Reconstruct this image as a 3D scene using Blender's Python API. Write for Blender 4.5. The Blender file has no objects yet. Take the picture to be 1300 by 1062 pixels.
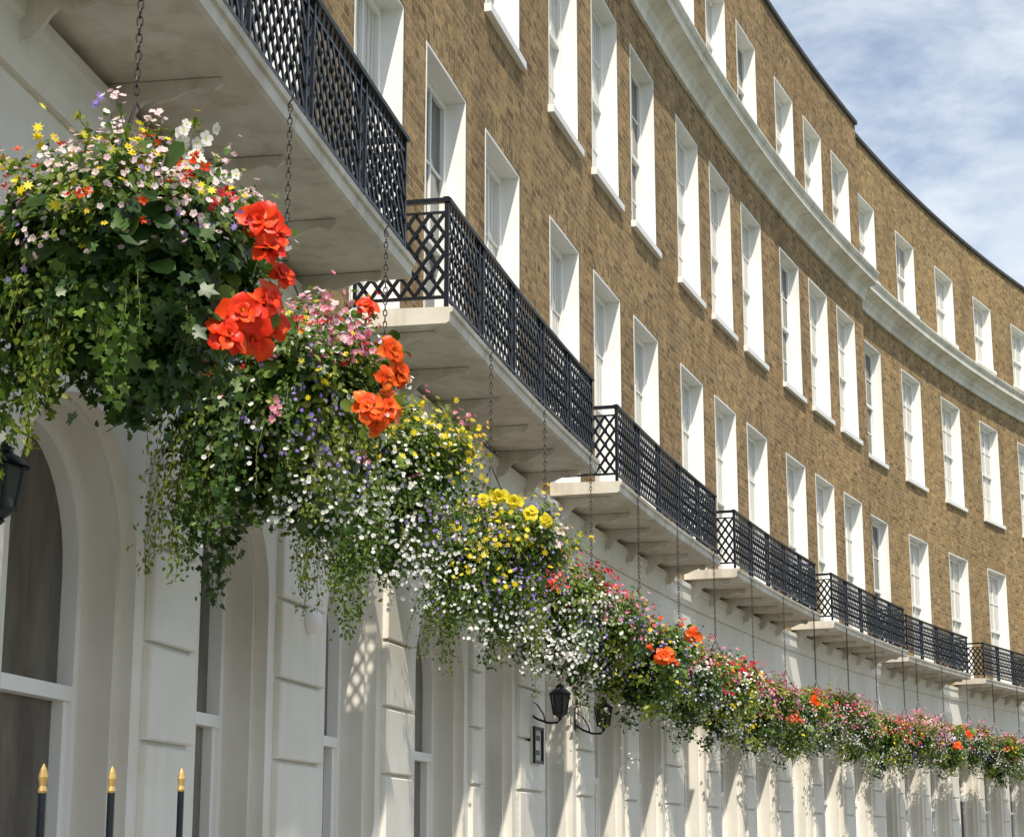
import bpy, math, numpy as np
from mathutils import Vector
rng=np.random.default_rng(7)
CX,CY,R=82.541,-6.816,85.343
EYE=1.5
scn=bpy.context.scene
COL=scn.collection
# ------------------------------------------------------------------ materials
def newmat(name):
    m=bpy.data.materials.new(name);m.use_nodes=True
    nt=m.node_tree;b=nt.nodes['Principled BSDF'];return m,nt,b
def N(nt,t,**kw):
    n=nt.nodes.new(t)
    for k,v in kw.items():
        if k in n.inputs: n.inputs[k].default_value=v
        else: setattr(n,k,v)
    return n
def ramp(nt,stops,fac):
    r=nt.nodes.new('ShaderNodeValToRGB')
    e=r.color_ramp.elements
    while len(e)<len(stops): e.new(.5)
    for i,(p,c) in enumerate(stops):
        e[i].position=p;e[i].color=(c[0],c[1],c[2],1)
    nt.links.new(fac,r.inputs[0]);return r
def mix(nt,a,b,fac,mode='MIX'):
    m=nt.nodes.new('ShaderNodeMix');m.data_type='RGBA';m.blend_type=mode
    for sock,v in ((m.inputs[6],a),(m.inputs[7],b),(m.inputs[0],fac)):
        if hasattr(v,'links'): nt.links.new(v,sock)
        elif isinstance(v,(int,float)): sock.default_value=v
        else: sock.default_value=(*v,1)
    return m.outputs[2]
def pos(nt): return nt.nodes.new('ShaderNodeNewGeometry').outputs['Position']
def noise(nt,scale,detail=4,vec=None,rough=.6):
    n=N(nt,'ShaderNodeTexNoise');n.inputs['Scale'].default_value=scale;n.inputs['Detail'].default_value=detail
    n.inputs['Roughness'].default_value=rough
    if vec is None: vec=pos(nt)
    nt.links.new(vec,n.inputs['Vector']);return n.outputs[0]
def scaled(nt,vec,s):
    m=nt.nodes.new('ShaderNodeVectorMath');m.operation='MULTIPLY';m.inputs[1].default_value=s
    nt.links.new(vec,m.inputs[0]);return m.outputs[0]

def mat_brick(name,c1,c2,mort):
    m,nt,b=newmat(name)
    uv=nt.nodes.new('ShaderNodeUVMap');uv.uv_map='UVMap'
    def brick(width,c1,c2,mc,ms,bias,off):
        br=nt.nodes.new('ShaderNodeTexBrick');br.offset=.5;br.squash=.5;br.squash_frequency=2
        for k,v in (('Scale',1.0),('Brick Width',width),('Row Height',.072),('Mortar Size',ms),('Mortar Smooth',.2),('Bias',bias)): br.inputs[k].default_value=v
        br.inputs['Color1'].default_value=(*c1,1);br.inputs['Color2'].default_value=(*c2,1);br.inputs['Mortar'].default_value=(*mc,1)
        of=nt.nodes.new('ShaderNodeVectorMath');of.operation='ADD';of.inputs[1].default_value=off
        nt.links.new(uv.outputs[0],of.inputs[0]);nt.links.new(of.outputs[0],br.inputs['Vector']);return br
    br=brick(.22,c1,c2,mort,.009,0.,(0,0,0))
    burnt=brick(.22,(1,1,1),(.24,.22,.22),(1,1,1),0.,-.55,(.22*40,.072*22,0))
    pale=brick(.22,(1,1,1),(1.55,1.48,1.3),(1,1,1),0.,-.6,(.22*90,.072*62,0))
    c=mix(nt,br.outputs['Color'],burnt.outputs['Color'],.9,'MULTIPLY')
    c=mix(nt,c,pale.outputs['Color'],.7,'MULTIPLY')
    big=ramp(nt,[(.3,(.84,.82,.80)),(.5,(1,1,1)),(.72,(1.14,1.10,1.02))],noise(nt,.35,5))
    c=mix(nt,c,big.outputs[0],1.,'MULTIPLY')
    st=ramp(nt,[(.36,(.60,.58,.58)),(.52,(1,1,1))],noise(nt,1.,4,scaled(nt,pos(nt),(1.8,1.8,.18))))
    c=mix(nt,c,st.outputs[0],.4,'MULTIPLY')
    fine=ramp(nt,[(.3,(.68,.68,.68)),(.7,(1.28,1.28,1.28))],noise(nt,30,3))
    c=mix(nt,c,fine.outputs[0],.9,'MULTIPLY')
    nt.links.new(c,b.inputs['Base Color']);b.inputs['Roughness'].default_value=.9
    b.inputs['Specular IOR Level'].default_value=.2
    bp=nt.nodes.new('ShaderNodeBump');bp.inputs['Strength'].default_value=1.;bp.inputs['Distance'].default_value=.011
    inv=nt.nodes.new('ShaderNodeMath');inv.operation='SUBTRACT';inv.inputs[0].default_value=1
    nt.links.new(br.outputs['Fac'],inv.inputs[1])
    ad=nt.nodes.new('ShaderNodeMath');ad.operation='MULTIPLY_ADD';ad.inputs[1].default_value=.3
    nt.links.new(noise(nt,30,3),ad.inputs[0]);nt.links.new(inv.outputs[0],ad.inputs[2])
    nt.links.new(ad.outputs[0],bp.inputs['Height']);nt.links.new(bp.outputs[0],b.inputs['Normal'])
    return m
def mat_paint(name,c,dirt,rough=.6,stain=.5,bump=.12):
    m,nt,b=newmat(name)
    d=ramp(nt,[(.35,dirt),(.62,c)],noise(nt,1.3,6))
    st=ramp(nt,[(.34,(.62,.58,.5)),(.52,(1,1,1))],noise(nt,1.,5,scaled(nt,pos(nt),(7,7,.5))))
    cc=mix(nt,d.outputs[0],st.outputs[0],stain,'MULTIPLY')
    nt.links.new(cc,b.inputs['Base Color']);b.inputs['Roughness'].default_value=rough
    bp=nt.nodes.new('ShaderNodeBump');bp.inputs['Strength'].default_value=bump;bp.inputs['Distance'].default_value=.01
    nt.links.new(noise(nt,9,5),bp.inputs['Height']);nt.links.new(bp.outputs[0],b.inputs['Normal'])
    return m
def mat_plain(name,c,rough=.5,metal=0,var=.25,scale=8,spec=.5):
    m,nt,b=newmat(name)
    r=ramp(nt,[(.3,tuple(x*(1-var) for x in c)),(.7,tuple(min(1,x*(1+var)) for x in c))],noise(nt,scale,4))
    nt.links.new(r.outputs[0],b.inputs['Base Color']);b.inputs['Roughness'].default_value=rough;b.inputs['Metallic'].default_value=metal
    b.inputs['Specular IOR Level'].default_value=spec
    return m
def mat_leaf(name,cols,rough=.45,trans=.3,spec=.4,shade=.8):
    m,nt,b=newmat(name)
    g=nt.nodes.new('ShaderNodeNewGeometry')
    n=len(cols)
    r=ramp(nt,[(i/(n-1),c) for i,c in enumerate(cols)],g.outputs['Random Per Island'])
    cl=ramp(nt,[(.35,(.5,.55,.5)),(.65,(1.2,1.2,1.1))],noise(nt,8,2))
    c=mix(nt,r.outputs[0],cl.outputs[0],shade,'MULTIPLY')
    nt.links.new(c,b.inputs['Base Color']);b.inputs['Roughness'].default_value=rough
    b.inputs['Specular IOR Level'].default_value=spec
    if trans>0:
        tr=nt.nodes.new('ShaderNodeBsdfTranslucent');c2=mix(nt,c,(1.3,1.25,.7),1.,'MULTIPLY') if 'petal' not in name else c
        nt.links.new(c2,tr.inputs['Color'])
        ms=nt.nodes.new('ShaderNodeMixShader');ms.inputs[0].default_value=trans
        nt.links.new(b.outputs[0],ms.inputs[1]);nt.links.new(tr.outputs[0],ms.inputs[2])
        nt.links.new(ms.outputs[0],nt.nodes['Material Output'].inputs[0])
    return m
BR=mat_brick('london_stock_brick',(.45,.288,.130),(.24,.148,.068),(.40,.32,.21))
BR2=mat_brick('golden_stock_brick',(.46,.30,.132),(.25,.158,.070),(.41,.33,.21))
STUC=mat_paint('cream_stucco',(.80,.77,.70),(.72,.68,.60),.65,.15,.06)
SLAB=mat_paint('balcony_stone_paint',(.74,.70,.62),(.56,.51,.43),.7,.5,.25)
WHITE=mat_paint('white_paint',(.90,.89,.86),(.84,.83,.79),.45,.08,.05)
CORN=mat_paint('cornice_paint',(.82,.79,.71),(.60,.56,.48),.7,.4)
LEAD=mat_plain('coping_lead',(.06,.058,.058),.7)
IRON=mat_plain('black_iron_paint',(.006,.009,.015),.38,0,.4,20,.4)
GOLD=mat_plain('gilt_paint',(.6,.4,.14),.4,.6)
CHAIN=mat_plain('chain_metal',(.03,.028,.026),.5,.4)
SLATE=mat_plain('roof_felt',(.07,.07,.075),.8)
DOOR=mat_plain('door_gloss_black',(.012,.012,.014),.15)
BRASS=mat_plain('brass',(.6,.42,.15),.25,1)
def mat_glass():
    m,nt,b=newmat('window_glass')
    oi=nt.nodes.new('ShaderNodeObjectInfo')
    tc=nt.nodes.new('ShaderNodeTexCoord')
    w=nt.nodes.new('ShaderNodeTexWave');w.bands_direction='Y';w.inputs['Scale'].default_value=3.2;w.inputs['Distortion'].default_value=2.2
    nt.links.new(tc.outputs['Object'],w.inputs['Vector'])
    cur=ramp(nt,[(.1,(.44,.43,.40)),(.9,(.70,.68,.64))],w.outputs[0])
    k=ramp(nt,[(.20,(0,0,0)),(.26,(1,1,1))],oi.outputs['Random'])
    c=mix(nt,(.07,.075,.08),cur.outputs[0],k.outputs[0])
    nt.links.new(c,b.inputs['Base Color']);b.inputs['Roughness'].default_value=.04;b.inputs['Specular IOR Level'].default_value=.6
    bp=nt.nodes.new('ShaderNodeBump');bp.inputs['Strength'].default_value=.05;bp.inputs['Distance'].default_value=.02
    nt.links.new(noise(nt,1.8,1),bp.inputs['Height']);nt.links.new(bp.outputs[0],b.inputs['Normal'])
    return m
GLASS=mat_glass()
GLASSD,nt,bb=newmat('dark_room_glass')
gr=ramp(nt,[(.30,(.045,.038,.032)),(.55,(.13,.11,.085)),(.75,(.24,.20,.165))],noise(nt,1.,4,scaled(nt,pos(nt),(3.5,3.5,1.1))))
nt.links.new(gr.outputs[0],bb.inputs['Base Color']);bb.inputs['Roughness'].default_value=.05
bp=nt.nodes.new('ShaderNodeBump');bp.inputs['Strength'].default_value=.06;bp.inputs['Distance'].default_value=.02
nt.links.new(noise(nt,2.2,1),bp.inputs['Height']);nt.links.new(bp.outputs[0],bb.inputs['Normal'])
G_MID=mat_leaf('mid_green_leaves',[(.045,.10,.016),(.09,.175,.027),(.145,.24,.04),(.20,.29,.055)],.45,.34)
G_DARK=mat_leaf('dark_ivy_leaves',[(.018,.052,.012),(.036,.088,.018),(.065,.13,.026),(.11,.175,.04)],.4,.22)
G_LIME=mat_leaf('lime_green_leaves',[(.17,.25,.035),(.26,.35,.05),(.34,.42,.07),(.42,.45,.12)],.5,.42)
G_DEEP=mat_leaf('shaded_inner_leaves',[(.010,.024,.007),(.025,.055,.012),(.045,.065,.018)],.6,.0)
F_WHITE=mat_leaf('white_petals',[(.80,.80,.77),(.88,.88,.86),(.9,.9,.88)],.5,.3,.2,.15)
F_YEL=mat_leaf('yellow_petals',[(.80,.60,.02),(.86,.72,.03),(.88,.80,.10)],.5,.3,.2,.2)
F_RED=mat_leaf('scarlet_petals',[(.74,.025,.006),(.90,.055,.010),(.92,.13,.02)],.4,.28,.3,.15)
F_ORG=mat_leaf('orange_petals',[(.86,.07,.006),(.92,.13,.012),(.94,.24,.03)],.4,.28,.3,.15)
F_CRIM=mat_leaf('crimson_petals',[(.55,.015,.03),(.7,.03,.05),(.8,.10,.12)],.5,.3,.2,.15)
F_PINK=mat_leaf('pink_petals',[(.72,.14,.28),(.8,.30,.42),(.85,.5,.56),(.65,.06,.2)],.5,.35,.2,.15)
F_PALE=mat_leaf('pale_pink_petals',[(.80,.50,.56),(.86,.68,.72),(.86,.80,.80)],.5,.35,.2,.15)
F_PUR=mat_leaf('violet_petals',[(.20,.13,.52),(.30,.2,.65),(.42,.32,.72)],.5,.3,.2,.15)
STEM=mat_plain('stems',(.11,.12,.035),.7)
LINER=mat_plain('basket_liner',(.045,.028,.015),.9)

# ------------------------------------------------------------------ mesh helpers
def amap(s,o,z):
    a=s/R;return (R-(R-o)*math.cos(a),(R-o)*math.sin(a),z)
class MB:
    def __init__(self): self.v=[];self.f=[];self.m=[];self.uv=[]
    def face(self,pts,mat=0,uv=None):
        i=len(self.v);self.v+=list(pts);self.f.append(tuple(range(i,i+len(pts))));self.m.append(mat)
        self.uv.append(uv if uv else [(0,0)]*len(pts))
    def box(self,x0,x1,y0,y1,z0,z1,mat=0,fn=None):
        if fn is None: fn=lambda x,y,z:(x,y,z)
        c=[fn(x,y,z) for z in (z0,z1) for y in (y0,y1) for x in (x0,x1)]
        i=len(self.v);self.v+=c
        for q in ((0,2,3,1),(4,5,7,6),(0,1,5,4),(2,6,7,3),(0,4,6,2),(1,3,7,5)):
            self.f.append(tuple(i+k for k in q));self.m.append(mat);self.uv.append([(0,0)]*4)
    def abox(self,o0,o1,s0,s1,z0,z1,mat=0,step=.7):
        n=max(1,int(math.ceil((s1-s0)/step)))
        prof=[(o0,z0),(o1,z0),(o1,z1),(o0,z1)]
        self.sweep(prof,s0,s1,n,mat)
    def sweep(self,prof,s0,s1,n,mat=0,cap=True):
        i=len(self.v);k=len(prof)
        for j in range(n+1):
            s=s0+(s1-s0)*j/n
            for (o,z) in prof: self.v.append(amap(s,o,z))
        for j in range(n):
            for a in range(k):
                b=(a+1)%k
                self.f.append((i+j*k+a,i+j*k+b,i+(j+1)*k+b,i+(j+1)*k+a));self.m.append(mat);self.uv.append([(0,0)]*4)
        if cap:
            self.f.append(tuple(i+a for a in range(k))[::-1]);self.m.append(mat);self.uv.append([(0,0)]*k)
            self.f.append(tuple(i+n*k+a for a in range(k)));self.m.append(mat);self.uv.append([(0,0)]*k)
    def bar(self,p0,p1,t,d,fn,o):
        dx,dz=p1[0]-p0[0],p1[1]-p0[1];L=math.hypot(dx,dz)
        if L<1e-5:return
        nx,nz=-dz/L*t/2,dx/L*t/2
        c=[]
        for oo in (o,o+d):
            for (a,b) in ((p0[0]+nx,p0[1]+nz),(p0[0]-nx,p0[1]-nz),(p1[0]-nx,p1[1]-nz),(p1[0]+nx,p1[1]+nz)):
                c.append(fn(a,oo,b))
        i=len(self.v);self.v+=c
        for q in ((0,1,2,3),(7,6,5,4),(0,4,5,1),(1,5,6,2),(2,6,7,3),(3,7,4,0)):
            self.f.append(tuple(i+k for k in q));self.m.append(0);self.uv.append([(0,0)]*4)
    def tube(self,pts,r,n=6,mat=0):
        i0=len(self.v)
        for j,p in enumerate(pts):
            p=Vector(p);a=Vector(pts[max(0,j-1)]);b=Vector(pts[min(len(pts)-1,j+1)])
            t=(b-a).normalized();u=t.orthogonal().normalized();w=t.cross(u)
            rr=r[j] if isinstance(r,(list,tuple)) else r
            for k in range(n):
                an=2*math.pi*k/n;self.v.append(tuple(p+u*math.cos(an)*rr+w*math.sin(an)*rr))
        for j in range(len(pts)-1):
            for k in range(n):
                self.f.append((i0+j*n+k,i0+j*n+(k+1)%n,i0+(j+1)*n+(k+1)%n,i0+(j+1)*n+k));self.m.append(mat);self.uv.append([(0,0)]*4)
        self.f.append(tuple(i0+k for k in range(n)));self.m.append(mat);self.uv.append([(0,0)]*n)
        e=i0+(len(pts)-1)*n
        self.f.append(tuple(e+k for k in range(n)));self.m.append(mat);self.uv.append([(0,0)]*n)
    def lathe(self,prof,n=16,c=(0,0),mat=0):
        i0=len(self.v)
        for (r,z) in prof:
            for k in range(n):
                an=2*math.pi*(k+.5)/n;self.v.append((c[0]+r*math.cos(an),c[1]+r*math.sin(an),z))
        for j in range(len(prof)-1):
            for k in range(n):
                self.f.append((i0+j*n+k,i0+j*n+(k+1)%n,i0+(j+1)*n+(k+1)%n,i0+(j+1)*n+k));self.m.append(mat);self.uv.append([(0,0)]*4)
    def mesh(self,name,mats,smooth=False):
        me=bpy.data.meshes.new(name);me.from_pydata(self.v,[],self.f)
        for m in mats: me.materials.append(m)
        me.polygons.foreach_set('material_index',self.m)
        uvl=me.uv_layers.new(name='UVMap')
        flat=[c for u in self.uv for p in u for c in p]
        uvl.data.foreach_set('uv',flat)
        if smooth: me.polygons.foreach_set('use_smooth',[True]*len(self.f))
        me.update();return me
def link(name,me,parent=None,loc=(0,0,0),rz=0.):
    o=bpy.data.objects.new(name,me);COL.objects.link(o)
    o.location=loc;o.rotation_euler=(0,0,rz)
    if parent: o.parent=parent
    return o
def top(o,label,cat,group=None):
    o['label']=label;o['category']=cat
    if group:o['group']=group
def world_at(s,o,z):
    a=s/R;return (CX-(R-o)*math.cos(a),CY+(R-o)*math.sin(a),z)

# ------------------------------------------------------------------ house meshes
Z_G=4.42
def brick_mesh(W,wins,mat,name):
    b=MB()
    ss={0.,W};zs={Z_G,14.2}
    for (s0,s1,z0,z1) in wins:
        ss|={s0,s1};zs|={z0,z1,z1+.23}
    ss=sorted(ss);sl=[]
    for a,c in zip(ss[:-1],ss[1:]):
        n=max(1,int(math.ceil((c-a)/.6)))
        sl+=[a+(c-a)*i/n for i in range(n)]
    sl.append(W);zs=sorted(zs)
    for a,c in zip(sl[:-1],sl[1:]):
        for z0,z1 in zip(zs[:-1],zs[1:]):
            ms,mz=(a+c)/2,(z0+z1)/2;skip=False;sol=False
            for w in wins:
                if w[0]<ms<w[1] and w[2]<mz<w[3]: skip=True
                if w[0]<ms<w[1] and w[3]<mz<w[3]+.23: sol=True
            if skip: continue
            q=[(a,z0),(c,z0),(c,z1),(a,z1)]
            pts=[amap(s,0,z) for s,z in q]
            uv=[(z+.01,s) for s,z in q] if sol else [(s,z) for s,z in q]
            b.face(pts,0,uv)
    for s in (0.,W):
        q=[(0,Z_G),(-.35,Z_G),(-.35,14.2),(0,14.2)]
        b.face([amap(s,o,z) for o,z in q],0,[(o,z) for o,z in q])
    q=[(0,12.5),(W,12.5),(W,14.2),(0,14.2)]
    b.face([amap(s,-.35,z) for s,z in q],0,q)
    return b.mesh(name,[mat])
CROWN=3.21
def spr(w): return CROWN-w/2
def ground_mesh(W,ops,name):
    b=MB();dep=.32
    edges=[0.]
    for a,c in ops: edges+=[a,c]
    edges.append(W)
    for i in range(0,len(edges),2):
        a,c=edges[i],edges[i+1];n=max(1,int((c-a)/.5))
        for j in range(n):
            p,q=a+(c-a)*j/n,a+(c-a)*(j+1)/n
            b.face([amap(p,0,0),amap(q,0,0),amap(q,0,Z_G),amap(p,0,Z_G)])
        x0,x1=a+(.12 if i>0 else 0.0),c-(.12 if i<len(edges)-2 else 0.0)
        z=.25
        while z<2.9 and x1-x0>.05:
            pr=.038;bv=.008;h=.402
            e0=.001 if i>0 else 0;e1=.001 if i<len(edges)-2 else 0
            A=[(x0,z+.005),(x1,z+.005),(x1,z+h-.005),(x0,z+h-.005)]
            B=[(x0+(bv if e0 else 0),z+.005+bv),(x1-(bv if e1 else 0),z+.005+bv),(x1-(bv if e1 else 0),z+h-.005-bv),(x0+(bv if e0 else 0),z+h-.005-bv)]
            a1=[amap(s,.001,zz) for s,zz in A];a2=[amap(s,pr-bv,zz) for s,zz in A];a3=[amap(s,pr,zz) for s,zz in B]
            for k in range(4):
                k2=(k+1)%4
                b.face([a1[k],a1[k2],a2[k2],a2[k]]);b.face([a2[k],a2[k2],a3[k2],a3[k]])
            b.face(a3)
            z+=h+.013
    for a,c in ops:
        n=28;r=(c-a)/2;S=spr(c-a)
        def ring(rad): return [((a+c)/2-rad*math.cos(math.pi*i/n),S+rad*math.sin(math.pi*i/n)) for i in range(n+1)]
        P=ring(r);Q=ring(r-.04)
        for i in range(n):
            b.face([amap(P[i][0],0,P[i][1]),amap(P[i+1][0],0,P[i+1][1]),amap(P[i+1][0],0,Z_G),amap(P[i][0],0,Z_G)])
        def full(L): return [(L[0][0],0.)]+L+[(L[-1][0],0.)]
        P=full(P);Q=full(Q)
        for i in range(len(P)-1):
            b.face([amap(P[i][0],0,P[i][1]),amap(P[i][0],-.07,P[i][1]),amap(P[i+1][0],-.07,P[i+1][1]),amap(P[i+1][0],0,P[i+1][1])])
            b.face([amap(P[i][0],-.07,P[i][1]),amap(Q[i][0],-.07,Q[i][1]),amap(Q[i+1][0],-.07,Q[i+1][1]),amap(P[i+1][0],-.07,P[i+1][1])])
            b.face([amap(Q[i][0],-.07,Q[i][1]),amap(Q[i][0],-dep,Q[i][1]),amap(Q[i+1][0],-dep,Q[i+1][1]),amap(Q[i+1][0],-.07,Q[i+1][1])])
        b.abox(-.2,-.02,a+.002,c-.002,0,.72)
    b.sweep([(.0,4.2),(.03,4.2),(.05,4.26),(.05,4.38),(.07,4.40),(.07,4.455),(0,4.47)],0,W,8)
    b.sweep([(.0,.02),(.095,.02),(.095,.22),(.07,.245),(.0,.245)],0,W,8)
    return b.mesh(name,[STUC])
def groundwin(w,door=False):
    fr=MB();gl=MB();x0,x1=-.27,-.21;n=18;t=.085;S=spr(w)
    def outline(inset):
        r=(w-2*inset)/2
        return [(w/2-r*math.cos(math.pi*i/n),S+r*math.sin(math.pi*i/n)) for i in range(n+1)]
    base=.72 if not door else .15
    O=[(0.03,base)]+outline(.03)+[(w-.03,base)];I=[(t,base)]+outline(t)+[(w-t,base)]
    for i in range(len(O)-1):
        fr.face([(x1,*O[i]),(x1,*O[i+1]),(x1,*I[i+1]),(x1,*I[i])])
        fr.face([(x1,*I[i]),(x1,*I[i+1]),(x0-.04,*I[i+1]),(x0-.04,*I[i])])
    if not door:
        fr.box(x0,x1-.004,t,w-t,base,base+.09)
        fr.box(x0-.02,x1-.002,t,w-t,2.06,2.12)
        fr.box(x0-.02,x1-.02,t,t+.04,base+.09,2.06);fr.box(x0-.02,x1-.02,w-t-.04,w-t,base+.09,2.06)
        fr.box(-.23,.05,0.003,w-.003,base-.07,base-.001)
    else:
        fr.box(x0-.02,x1-.004,t,w-t,2.28,2.4)
        for k in range(1,6):
            an=math.pi*k/6;r=w/2-t
            p=(w/2,2.42);q=(w/2-r*math.cos(an),S+r*math.sin(an))
            fr.bar(p,q,.022,.02,lambda a,oo,bz:(oo,a,bz),x0+.01)
        fr.box(-.28,.3,.002,w-.002,.0,.15)
    P=[(x0-.01,*p) for p in ([(t,base)]+outline(t)+[(w-t,base)])]
    gl.face(P)
    return fr,gl
def sash(w,h,rows,name,sillmat):
    liner=MB();x=-.195
    t=.022
    liner.box(x,.004,0,t,0,h);liner.box(x,.004,w-t,w,0,h);liner.box(x,.003,t,w-t,h-t,h)
    fr=MB();f=.07
    y0,y1=t,w-t
    fr.box(x-.04,x+.045,y0,y0+f,0,h-t);fr.box(x-.04,x+.045,y1-f,y1,0,h-t)
    fr.box(x-.04,x+.043,y0+f,y1-f,h-t-f,h-t);fr.box(x-.04,x+.043,y0+f,y1-f,0,f+.03)
    hm=h*.5
    fr.box(x-.035,x+.035,y0+f,y1-f,hm-.026,hm+.026)
    g0,g1=y0+f,y1-f
    for k in (1,2):
        yy=g0+(g1-g0)*k/3
        fr.box(x+.002,x+.030,yy-.013,yy+.013,hm+.026,h-t-f)
        fr.box(x-.03,x-.004,yy-.013,yy+.013,f+.03,hm-.026)
    nr=rows//2
    for k in range(1,nr):
        za=hm+.024+(h-t-f-hm-.024)*k/nr;fr.box(x+.004,x+.028,g0,g1,za-.010,za+.010)
        zb=f+.03+(hm-.024-f-.03)*k/nr;fr.box(x-.028,x-.006,g0,g1,zb-.010,zb+.010)
    gl=MB()
    gl.face([(x+.012,g0,hm),(x+.012,g1,hm),(x+.012,g1,h-t-f),(x+.012,g0,h-t-f)])
    gl.face([(x-.018,g0,f),(x-.018,g1,f),(x-.018,g1,hm),(x-.018,g0,hm)])
    sl=None
    if sillmat:
        sl=MB();sl.box(x-.04,.06,-.04,w+.04,-.075,-.002)
        sl=sl.mesh(name+'_sill',[WHITE])
    return liner.mesh(name+'_reveal',[WHITE]),fr.mesh(name+'_frame',[WHITE]),gl.mesh(name+'_glass',[GLASS]),sl
def railing_mesh(s0,s1,name,zb=4.66,zt=5.30,of=.60):
    b=MB()
    F=lambda s,o,z:amap(s,o,z)
    n=8
    b.sweep([(of-.022,zt-.012),(of+.028,zt-.012),(of+.034,zt+.006),(of+.016,zt+.02),(of-.010,zt+.02),(of-.028,zt+.006)],s0-.02,s1+.02,n)
    b.abox(of-.006,of+.012,s0,s1,zt-.085,zt-.068);b.abox(of-.008,of+.014,s0,s1,zb+.02,zb+.04)
    L=s1-s0;npan=5 if L>4.3 else 4;nar=.11;pw=(L-nar*(npan-1))/npan
    def lattice(a,c,z0,z1,fn,o):
        nc=max(2,round((c-a)/.098));cw=(c-a)/nc;nzr=4;ch=(z1-z0)/nzr
        for k in range(-nzr,nc+1):
            for sg in (1,-1):
                u0=k*cw;u1=u0+nzr*cw;w0,w1=0.,1.
                if u0<0: w0=-u0/(u1-u0)
                if u1>nc*cw: w1=(nc*cw-u0)/(u1-u0)
                if w1-w0<1e-4: continue
                A=u0+(u1-u0)*w0;B=u0+(u1-u0)*w1
                if sg<0: A,B=nc*cw-A,nc*cw-B
                b.bar((a+A,z0+(z1-z0)*w0),(a+B,z0+(z1-z0)*w1),.023,.008,fn,o+(.0 if sg>0 else .0085))
        for i in range(nc+1):
            for j in range(nzr*1+1):
                if 0<j<nzr:
                    x,z=a+i*cw,z0+j*ch;r=.024
                    pts=[fn(x-r,o+.018,z),fn(x,o+.018,z-r),fn(x+r,o+.018,z),fn(x,o+.018,z+r)];c0=fn(x,o+.027,z)
                    for q in range(4): b.face([pts[q],pts[(q+1)%4],c0])
    for p in range(npan):
        a=s0+p*(pw+nar);c=a+pw
        for e in (a,c): b.abox(of-.010,of+.016,e-.011,e+.011,4.625,zt-.012)
        lattice(a+.011,c-.011,zb+.04,zt-.085,F,of-.004)
        m=int(pw/.07)
        for k in range(1,m): b.bar((a+pw*k/m,zt-.068),(a+pw*k/m,zt-.012),.012,.008,F,of-.001)
        if p<npan-1:
            mid=c+nar/2
            for j in range(5):
                z0=zb+.05+j*.098;z1=z0+.098
                pts=[(mid+.030*math.cos(t)*1.,(z0+z1)/2+.047*math.sin(t)) for t in np.linspace(0,2*math.pi,11)]
                for q in range(10): b.bar(pts[q],pts[q+1],.012,.008,F,of)
    for s in (s0,s1):
        G=lambda u,o,z,s=s:amap(s+o,u,z)
        b.bar((.02,zt),(of,zt),.03,.03,G,-.015);b.bar((.02,zb+.03),(of,zb+.03),.018,.02,G,-.01);b.bar((.02,zt-.076),(of,zt-.076),.015,.016,G,-.008)
        b.bar((.03,zb),(.03,zt),.02,.02,G,-.01)
        lattice(.04,of-.012,zb+.04,zt-.085,G,-.007)
    return b.mesh(name,[IRON])
def slab_mesh(s0,s1,name):
    b=MB()
    b.sweep([(.004,4.51),(.615,4.51),(.635,4.522),(.64,4.575),(.655,4.583),(.66,4.61),(.004,4.625)],s0-.04,s1+.04,10)
    return b.mesh(name,[SLAB])
def bracket_mesh():
    b=MB();t=.012
    prof=[(0.0,.006),(.50,.006),(.51,-.02),(.48,-.045),(.44,-.04),(.42,-.028),(.36,-.045),(.29,-.075),(.24,-.085),(.21,-.07),(.18,-.08),(.15,-.11),(.12,-.16),(.09,-.19),(.06,-.18),(.04,-.22),(0.,-.23)]
    b.face([(x,-t,z) for x,z in prof]);b.face([(x,t,z) for x,z in prof][::-1])
    for k in range(len(prof)):
        p,q=prof[k],prof[(k+1)%len(prof)]
        b.face([(p[0],-t,p[1]),(q[0],-t,q[1]),(q[0],t,q[1]),(p[0],t,p[1])])
    return b.mesh('balcony_bracket',[SLAB])
def cornice_mesh(W,name):
    b=MB()
    b.sweep([(.003,10.88),(.05,10.88),(.055,10.97),(.075,11.0),(.10,11.03),(.10,11.08),(.17,11.12),(.24,11.15),(.285,11.155),(.285,11.26),(.31,11.28),(.335,11.33),(.335,11.36),(.003,11.43)],0,W,10,0,False)
    return b.mesh(name,[CORN])
def coping_mesh(W,name):
    b=MB();b.sweep([(-.38,14.2),(.045,14.2),(.05,14.22),(.05,14.27),(-.38,14.30)],0,W,10,0,False)
    return b.mesh(name,[LEAD])
def roof_mesh(W,name):
    b=MB()
    b.abox(-8.,-.352,0.003,W-.003,13.3,13.5);b.abox(-8.0,-7.9,.003,W-.003,0,13.29)
    return b.mesh(name,[SLATE])
def area_rail_mesh(W,tall=()):
    b=MB();o=1.85
    n=int(W/.2)
    b.abox(o-.02,o+.02,0,W,1.22,1.245);b.abox(o-.02,o+.02,0,W,.12,.145)
    for s,h in [(W*(k+.5)/n,1.40) for k in range(n)]+list(tall):
        c=amap(s,o,0)
        if h<1.5 and any(abs(s-t[0])<.06 for t in tall): continue
        b.lathe([(.0045,.02),(.0045,h-.03)],6,(c[0],c[1]))
        b.lathe([(.003,h-.034),(.0050,h-.028),(.0035,h-.023),(.0052,h-.014),(.0035,h-.006),(.0005,h)],8,(c[0],c[1]),1)
    b.abox(o-.06,o+.06,0,W,0.004,.07)
    return b.mesh('area_railing',[IRON,GOLD])

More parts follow.
